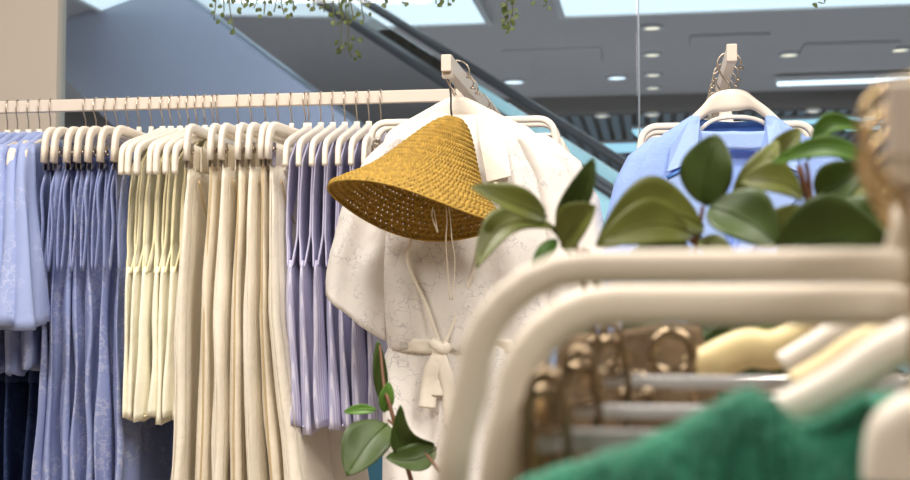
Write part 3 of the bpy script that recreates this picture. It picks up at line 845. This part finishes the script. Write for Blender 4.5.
# lining seen inside the neck
LY = ZY+.012
b = MB(); rows = []
for i in range(9):
    py = 118+i*4.2
    rows.append([at(733+x, py+4*math.cos(x/39*PI/2), ZY+.026-.008*(abs(x)/36)**2) for x in [-37+74*j/16 for j in range(17)]])
b.grid(rows); b.build('lining', M['blazerlining'], bz, True, solid=.002)
b = MB(); rows = []
for i in range(6):
    rows.append([at(733+x, 128+i*3.6+3*math.cos(x/30*PI/2)+3*abs(x)/30, LY-.012-.012*(abs(x)/36)**2) for x in [-34+68*j/12 for j in range(13)]])
b.grid(rows); b.build('inner_collar', M['blazerlap'], bz, True, solid=.002)
LF = ZY-.036
for sg in (-1, 1):
    def q(pts): return [(733+sg*x, y) for x, y in pts]
    # collar leaf then lapel, with the notch between them
    flat_piece('collar', 'blazerlap', bz, q([(33, 118), (44, 121), (62, 146), (66, 172), (50, 166), (36, 148)]), LF, .004, [.03, .022, .006, 0, 0, .008])
    flat_piece('lapel', 'blazerlap', bz, q([(36, 149), (51, 168), (70, 182), (62, 200), (40, 226), (8, 262), (2, 262), (14, 214)]), LF, .004, [.008, -.001, -.002, 0, 0, 0, 0, 0])
    b = MB(); b.sweep([at(733+sg*51, 170, LF-.004), at(733+sg*66, 178, LF-.004)], .0035, .001, V((0, 1, 0)), 6); b.build('notch', M['blazerlining'], bz, True)
b = MB(); p = at(731, 285, LF); b.sweep([p+V((0, .004, 0)), p+V((0, -.004, 0))], .010, n=16, up=V((1, 0, 0))); b.build('button', M['blazerlining'], bz, True)
# its hanger: thick arch with a web under it
t = empty('blazer_hanger', (arm2x, ZY+.008, RZ+.001), 0, 'thick cream arched hanger holding the sky blue blazer', 'hanger')
def HL(px, py): p = at(px, py, ZY+.008); return (p.x-arm2x, 0, p.z-RZ-.001)
b = MB(); pp = curve([HL(*q) for q in ((672, 146), (680, 136), (693, 121), (708, 108), (720, 102), (735, 100), (748, 102), (760, 108), (775, 121), (788, 136), (796, 146))], 5)
b.sweep(pp, [.0075+.0105*math.exp(-((q.x)/.032)**4) for q in pp], .008, V((0, 1, 0)), 12, .6); b.build('arch', M['plastic_w'], t)
b = MB(); pp = curve([HL(*q) for q in ((698, 132), (710, 122), (722, 118), (735, 117), (750, 118), (762, 122), (776, 132))], 5)
b.sweep(pp, .0035, .004, V((0, 1, 0)), 12, .6); b.build('web', M['plastic_w'], t)
hook_round(.048, .019, .0015).build('hook', M['wire'], t)

# ------------------------------------------------------------------ leafy plant between the racks
def leaf_px(b, base, tip, w, Y0, Y1, bow=0, face=(0, -1, .35), droop=.12):
    """leaf from base pixel to tip pixel; bow pushes the blade sideways in the leaf's own plane"""
    B_, T_ = at(*base, Y0), at(*tip, Y1); L = (T_-B_).length
    T = (T_-B_).normalized(); nv = V(face); nv = (nv-T*nv.dot(T)).normalized(); sd = T.cross(nv)
    W_ = w*(Y0+Y1)/2/1264; n, k = 18, 9; rows = []
    for i in range(n+1):
        t = i/n
        wid = W_*.5*((math.sin(PI*t**.85))**.72 if 0 < t < 1 else 0)+.0006
        c = B_+(T_-B_)*t+nv*(droop*L*math.sin(PI*t))+sd*(bow*L*math.sin(PI*t))
        rows.append([c+sd*(wid*s)+nv*(wid*.35*(abs(s)**1.4)+.03*wid*math.sin(t*9+s*3)) for s in [-1+2*j/(k-1) for j in range(k)]])
    b.grid(rows)
    b.sweep([rows[i][k//2]+nv*.0004 for i in range(0, n, 2)], [.0011-.0001*i for i in range(9)], n=5)
plants = []
def branch(name, label, stem_pts, leaves, potx, poty):
    """stem_pts pixels+Y from top down; leaves: (base, tip, w, Y0, Y1, bow, face, droop, mat)"""
    t = empty(name, (potx, poty, 0), 0, label, 'potted plant', 'artificial leafy plants between the racks')
    b = MB()
    for sp in stem_pts:
        pts = [at(x, y, Y) for x, y, Y in sp]; end = V((potx, poty, .30))
        pts += [pts[-1].lerp(end, .4)+V((.02, 0, 0)), end]
        c_ = curve(pts, 6); b.sweep(c_, [.0015+.002*i/len(c_) for i in range(len(c_))], n=7)
    b.build('stems', M['stem'], t, True)
    for mn, nmn in (('leaf', 'dark_leaves'), ('leaf2', 'olive_leaves'), ('leaf3', 'bright_leaves')):
        b = MB(); k = 0
        for L in leaves:
            if L[8] == mn: leaf_px(b, *L[:8]); k += 1
        if k: b.build(nmn, M[mn], t, True, solid=.0006)
    b = MB(); prof = [(.04, 0), (.05, .02), (.058, .26), (.061, .30), (.056, .30), (.053, .26)]
    n = 28
    vs = [(potx+r*math.cos(2*PI*j/n), poty+r*math.sin(2*PI*j/n), z) for r, z in prof for j in range(n)]
    fs = [(i*n+j, i*n+(j+1) % n, (i+1)*n+(j+1) % n, (i+1)*n+j) for i in range(len(prof)-1) for j in range(n)]+[tuple(range(n-1, -1, -1)), tuple(range((len(prof)-1)*n, len(prof)*n))]
    b.add(vs, fs); b.build('pot', M['darkp'], t, True)
UP = (0, -1.0, .45); FR = (0, -1, .3); F2 = (0, -1, .12); LT = (-.6, -.8, .3)
branch('leafy_plant', 'potted plant whose olive leaves cross the white blouse right edge',
       [[(560, 236, .95), (575, 262, .95), (600, 300, .95)], [(545, 222, .95), (562, 240, .95), (585, 290, .95)]],
       [((546, 217), (471, 187), 34, .95, .90, -.06, UP, .10, 'leaf2'),
        ((556, 228), (476, 268), 34, .95, .90, .22, UP, .10, 'leaf2'),
        ((558, 222), (594, 158), 27, .95, .93, .10, FR, .06, 'leaf'),
        ((562, 246), (596, 206), 44, .93, .90, -.02, UP, .05, 'leaf2'),
        ((556, 240), (532, 268), 14, .95, .93, 0, FR, .05, 'leaf3'),
        ((575, 310), (585, 350), 26, 1.0, .98, 0, FR, .05, 'leaf')], .04, 1.06)
branch('leafy_plant', 'potted plant with large olive leaves before the blazer left lapel',
       [[(703, 206, .92), (699, 232, .92), (694, 262, .92), (690, 320, .92)], [(688, 226, .92), (696, 242, .92), (692, 300, .93)]],
       [((703, 226), (596, 246), 62, .92, .86, .17, F2, .08, 'leaf2'),
        ((690, 232), (600, 242), 46, .89, .82, .08, F2, .06, 'leaf2'),
        ((690, 248), (625, 260), 26, .92, .90, 0, UP, .10, 'leaf'),
        ((706, 206), (716, 134), 50, .92, .92, -.06, FR, .05, 'leaf'),
        ((735, 206), (778, 141), 34, .93, .93, .10, LT, .05, 'leaf2'),
        ((710, 207), (778, 246), 60, .90, .88, -.05, UP, .10, 'leaf'),
        ((700, 240), (735, 262), 22, .92, .9, 0, UP, .1, 'leaf2'),
        ((660, 300), (625, 345), 36, .97, .95, 0, FR, .05, 'leaf'),
        ((690, 320), (740, 350), 34, .97, .95, 0, UP, .05, 'leaf')], .19, 1.0)
branch('leafy_plant', 'potted plant with broad dark leaves before the blazer right side',
       [[(806, 162, .95), (810, 190, .95), (812, 240, .95), (815, 320, .95)], [(794, 186, .95), (806, 194, .95), (812, 215, .95)]],
       [((802, 195), (740, 182), 40, .93, .90, .05, UP, .12, 'leaf2'),
        ((776, 256), (893, 248), 80, .88, .86, -.12, F2, .05, 'leaf'),
        ((808, 160), (874, 134), 19, .95, .93, -.36, F2, .08, 'leaf3'),
        ((868, 160), (772, 163), 20, .90, .88, .12, F2, .10, 'leaf3'),
        ((816, 196), (866, 166), 42, .94, .92, .05, FR, .08, 'leaf'),
        ((828, 212), (898, 240), 50, .92, .90, .02, UP, .10, 'leaf'),
        ((770, 168), (800, 128), 24, .95, .95, 0, FR, .06, 'leaf2'),
        ((780, 240), (800, 205), 36, .90, .90, 0, UP, .05, 'leaf2'),
        ((812, 215), (850, 205), 40, .96, .96, 0, FR, .05, 'leaf'),
        ((830, 180), (880, 190), 40, .98, .97, 0, UP, .05, 'leaf2'),
        ((850, 335), (770, 395), 70, .97, .95, 0, F2, .05, 'leaf'),
        ((790, 345), (690, 395), 70, .97, .95, 0, F2, .05, 'leaf'),
        ((800, 315), (760, 350), 40, .97, .95, 0, UP, .05, 'leaf3'),
        ((830, 330), (905, 345), 34, .97, .95, 0, UP, .05, 'leaf3'),
        ((770, 325), (700, 345), 30, .97, .95, 0, UP, .05, 'leaf')], .34, 1.04)
branch('leafy_plant', 'low potted plant with two broad leaves below the lavender tops',
       [[(388, 420, 1.35), (412, 440, 1.33), (438, 470, 1.31), (450, 500, 1.30)], [(380, 345, 1.42), (386, 400, 1.38), (395, 424, 1.35)]],
       [((387, 424), (347, 476), 48, 1.35, 1.30, .04, FR, .05, 'leaf'),
        ((434, 446), (400, 405), 26, 1.33, 1.30, -.35, FR, .05, 'leaf'),
        ((436, 448), (386, 458), 30, 1.33, 1.30, -.16, UP, .05, 'leaf'),
        ((384, 412), (389, 382), 15, 1.36, 1.36, .05, FR, .05, 'leaf3'),
        ((376, 410), (344, 412), 10, 1.36, 1.36, .0, UP, .1, 'leaf3'),
        ((384, 405), (378, 340), 14, 1.42, 1.42, 0, FR, .04, 'leaf')], -.08, 1.32)

# ------------------------------------------------------------------ foreground rack
RF = 1.374
KX = at(912, 200, 1.0).x
def fx(Y): return KX*Y
fr = empty('foreground_rack', (.62, .87, 0), 0, 'blurred beige rail arm at the right edge carrying the near hangers', 'clothes rack')
an = Matrix.Rotation(-math.atan(KX), 3, 'Z')
b = MB(); b.box((fx(.645), .645, RF-.0135), (.015, .47, .026), an); b.build('arm', M['rail'], fr, True, False, bevel=.002)
b = MB(); b.box(((fx(.87)+.62)/2, .875, RF-.0135), (.62-fx(.87)+.02, .022, .026)); b.build('crossbar', M['rail'], fr, True, False, bevel=.002)
b = MB(); b.box((.62, .87, RF/2), (.03, .03, RF)); b.build('post', M['rail'], fr, True, False, bevel=.002)
b = MB(); b.box((.62, .87, .015), (.12, .5, .03)); b.build('foot', M['rail'], fr, True, False, bevel=.002)

def near_clip(Y, ztop, hw, R, ra, rb, drop, flare, label, hookR=.019, m='plastic'):
    loc = (fx(Y), Y, RF); t = empty('clip_hanger', loc, 0, label, 'hanger', 'near clip hangers at the right')
    zt = ztop-RF
    clip_bar(hw, zt, drop, R, ra, rb, flare).build('bar', M[m], t)
    b = MB(); b.sweep([(0, 0, zt+.03), (0, 0, zt)], [.005, .012], .005, V((0, 1, 0)), 10, .7); b.build('neck', M[m], t)
    hook_round(max(.03, -zt-.03), hookR, .0016).build('hook', M['brass'], t)
    for s in (-1, 1): clip_parts(t, s*(hw-.02), zt-drop+.02)
    return t
za = at(700, 267, .50).z
near_clip(.50, za, .169, .046, .0068, .006, .115, .012, 'nearest large cream clip hanger with rounded corner, upper of two nested')
zb = at(700, 305, .545).z
near_clip(.545, zb, .166, .044, .0088, .006, .105, .010, 'large cream clip hanger nested just under the nearest one')

# chrome rod hangers
def rod_hanger(Y, pxl, py, label, r=.003):
    p = at(pxl, py, Y); loc = (fx(Y), Y, RF); t = empty('chrome_clip_hanger', loc, 0, label, 'hanger', 'chrome rod hangers near the green knit')
    zl = p.z-RF; xl_ = p.x-fx(Y)
    b = MB(); b.box((0, 0, zl), (2*abs(xl_), .006, r*2)); b.build('rod', M['lamprim'], t, smooth=False, bevel=.001)  # pale non-metal colour paints in the bright highlights of the metal rod
    hook_round(-zl, .016, .0016).build('hook', M['brass'], t)
    for s in (-1, 1):
        x = s*(abs(xl_)-.004)
        b = MB()
        for q in (-.007, .007):
            b.sweep(curve([(x-.008, q*.4, zl-.034), (x-.009, q, zl), (x-.006, q, zl+.022), (x, q, zl+.029), (x+.006, q, zl+.022), (x+.009, q, zl), (x+.008, q*.4, zl-.034)], 5), .0022, n=8)
        c = b.build('clip', M['bronze'], t)
        b = MB(); b.sweep([(x+.009*math.cos(a), 0, zl+.012+.009*math.sin(a)) for a in [2*PI*i/20 for i in range(20)]], .0028, .004, n=8, closed=True); b.build('spring', M['bronze'], c)
    return t
rod_hanger(.66, 603, 381, 'pale metal rod clip hanger, farthest of three above the green knit')
rod_hanger(.60, 572, 411, 'pale metal rod clip hanger, middle of three above the green knit')
rod_hanger(.535, 538, 440, 'pale metal rod clip hanger, nearest of three above the green knit', .0048)
# spring clips with coiled loops seen under the nested hangers
def spring_clip(px, py, Y, rr, label):
    p = at(px, py, Y); t = empty('skirt_hanger', (fx(Y), Y, RF), 0, label, 'hanger', 'bronze clip hangers under the nested hangers')
    x, z = p.x-fx(Y), p.z-RF
    R = rr*Y/1264
    b = MB(); b.sweep([(x, 0, z-R*1.8), (0, 0, z-R*1.8+.002), (-x, 0, z-R*1.8)], .0022, n=8); b.build('rod', M['chrome'], t)
    hook_round(-(z-R*1.8), .016, .0016).build('hook', M['brass'], t)
    for s in (1, -1):
        b = MB(); b.sweep([(s*x+R*math.cos(a), 0, z+R*math.sin(a)) for a in [2*PI*i/24 for i in range(24)]], R*.28, R*.5, n=8, closed=True)
        b.sweep([(s*x-R*.9, 0, z), (s*x-R*1.2, .002, z-R*2.4)], .003, n=8); b.sweep([(s*x+R*.9, 0, z), (s*x+R*1.1, .002, z-R*2.6)], .003, n=8)
        b.build('clip', M['bronze'], t)
spring_clip(602, 352, .72, 15, 'bronze clip hanger with coiled clip under the rounded corner')
spring_clip(672, 352, .76, 20, 'bronze clip hanger with the largest coiled clip, under the cream bars')
spring_clip(637, 385, .69, 12, 'bronze clip hanger with small coiled clip just above the green knit')

t = empty('taupe_trousers', (0.02, .84, 1.27), 0, 'blurry taupe garment hanging under the rounded corner behind the bronze clips', 'trousers')
b = MB(); px_loft(b, [(330, 562, 700, .008), (360, 556, 712, .011), (420, 550, 720, .014), (560, 540, 730, .016)], .84, 60, lambda x, z, t_: (0, .008*math.sin(x*120+z*12), .004*math.sin(x*60)), 30)
b.build('cloth', M['taupe'], t, True)
# glossy clip hanging near the rounded corner
t = empty('hanging_clip', tuple(at(533, 430, .57)), 0, 'blurry bronze metal clip strip beside the rounded corner', 'clip')
b = MB(); pts = [at(x, y, .57) for x, y in ((515, 378), (524, 364), (538, 362), (548, 378), (552, 430), (548, 500))]
b.sweep(curve(pts, 5), .004, .003, n=8); pts = [at(x, y, .57) for x, y in ((515, 372), (510, 400), (508, 440), (512, 500))]
b.sweep(curve(pts, 5), .004, .003, n=8)
b.build('wire_loop', M['bronze'], t, True)
b = MB(); pts = [at(534, y, .575) for y in (392, 430, 470, 520)]
b.sweep(pts, [.006, .009, .009, .007], .002, V((0, 1, 0)), 10); b.build('plate', M['brass'], t, True)

# cream / yellowed shoulder hangers under the bars at the right
def px_hanger(pts, Y, w, d, m, label, name='shoulder_hanger'):
    t = empty(name, (fx(Y), Y, RF), 0, label, 'hanger', 'cream shoulder hangers at the lower right')
    c_ = curve([at(x, y, Y) for x, y in pts], 6)
    # mirrored far half
    cx = fx(Y)
    full = c_+[V((2*cx-q.x, q.y, q.z)) for q in reversed(c_[:-1])]
    b = MB(); b.sweep(full, w, d, V((0, 1, 0)), 12, .8); b.build('arms', M[m], t, True)
    zt = c_[-1].z-RF
    hook_round(max(.03, -zt), .016, .0016).build('hook', M['brass'], t)
    return t
def cpx(Y): 
    # pixel of rack centre at distance Y
    lo, hi = 455, 1400
    for _ in range(40):
        m_ = (lo+hi)/2
        if at(m_, 300, Y).x < fx(Y): lo = m_
        else: hi = m_
    return lo
px_hanger([(694, 374), (722, 358), (748, 348), (772, 350), (800, 340), (830, 322), (cpx(.78), 308)], .78, .012, .009, 'plastic_y', 'yellowed cream shoulder hanger below the cream bars')
px_hanger([(785, 368), (815, 350), (845, 332), (cpx(.66), 300)], .66, .0085, .008, 'plastic_w', 'cream shoulder hanger behind the one holding the green knit')
px_hanger([(795, 385), (828, 366), (858, 345), (cpx(.60), 318)], .60, .0065, .008, 'plastic_y', 'thin cream hanger between the chrome rods and green knit')
px_hanger([(770, 418), (800, 406), (840, 384), (880, 356), (cpx(.475), 338)], .475, .0078, .007, 'plastic_w', 'cream shoulder hanger carrying the green knit sweater')
px_hanger([(889, 482), (890, 452), (896, 430), (cpx(.43), 416)], .43, .0085, .007, 'plastic_w', 'nearest cream shoulder hanger at the lower right corner')

# ------------------------------------------------------------------ green knit sweater
sw = empty('green_sweater', (.09, .455, 1.24), 0, 'blurry green knitted sweater on a cream hanger in the foreground', 'sweater')
top = [(470, 520), (530, 478), (570, 466), (620, 450), (670, 430), (710, 408), (735, 394), (752, 390), (766, 398), (778, 414), (800, 428), (822, 425), (845, 412), (868, 398), (890, 393), (905, 402), (925, 430), (960, 450), (1010, 440), (1060, 425)]
b = MB(); SY = .462
cols = []
nC = 150; nZ = 24
for i in range(nC+1):
    px = 470+(1060-470)*i/nC
    py = lerp_table([(x, y) for x, y in top], px)[0]
    ring = []
    T_ = at(px, py, SY)
    for j in range(nZ*2+1):
        # front bottom up over the top to back bottom
        s_ = (j-nZ)/nZ
        dep = .020*math.sin(abs(s_)**.5*PI/2)*(1 if s_ > 0 else -1)
        z = T_.z-.20*abs(s_)**1.6
        rib = .0016*math.sin(px*.42)+.0012*math.sin(z*900)*(1)
        fold_ = .006*math.sin(px*.045+z*18)
        ring.append(V((T_.x, SY+dep+(rib+fold_)*(1 if s_ > 0 else -1)*.7, z)))
    cols.append(ring)
b.grid(cols); b.build('body', M['knit'], sw, True, solid=.003)
b = MB(); c_ = curve([at(x, y, SY-.008) for x, y in ((766, 400), (778, 416), (800, 430), (822, 427), (845, 414), (868, 400))], 6)
b.sweep(c_, .0035, .004, n=8); b.build('neckline', M['knit'], sw, True)

# ------------------------------------------------------------------ lights
def area(name, loc, rot, sx, sy, power, col):
    l = bpy.data.lights.new(name, 'AREA'); l.shape = 'RECTANGLE'; l.size = sx; l.size_y = sy; l.energy = power; l.color = col
    o = bpy.data.objects.new(name, l); C.objects.link(o); o.location = loc; o.rotation_euler = rot; return o
warm = (1.0, .945, .875)
area('shop_light', (-.7, 1.0, 3.25), (0, 0, 0), .7, .3, 62, warm)
area('shop_light', (.8, .6, 3.25), (0, 0, 0), .7, .3, 38, warm)
area('shop_light', (-1.8, -.2, 3.2), (math.radians(38), 0, math.radians(-10)), 1.2, .5, 62, warm)
area('shop_light', (1.4, -.2, 3.2), (math.radians(38), 0, math.radians(15)), 1.2, .5, 58, warm)
area('mall_fill', (-3, 5.2, 4.1), (math.radians(48), 0, math.radians(10)), 5, 1.2, 800, (.92, .95, 1))  # added lamp without a fixture, tilted to brighten escalator cladding and glass
area('mall_fill', (3, 7, 4.2), (0, 0, 0), 6, 3, 200, (1, .97, .95))
area('mall_fill', (0, 15, 4.15), (0, 0, 0), 20, 4, 950, (1, .97, .95))
area('mall_fill', (0, 26, 4.1), (0, 0, 0), 20, 8, 700, (.80, .90, 1))
w = bpy.data.worlds.new('world'); bpy.context.scene.world = w; w.use_nodes = True
w.node_tree.nodes['Background'].inputs[0].default_value = (.75, .8, .9, 1); w.node_tree.nodes['Background'].inputs[1].default_value = .15
sc = bpy.context.scene
sc.view_settings.view_transform = 'Standard'; sc.view_settings.look = 'None'; sc.view_settings.exposure = -.3; sc.view_settings.gamma = 1
for o in list(bpy.data.objects):
    if '_w' in o: del o['_w']
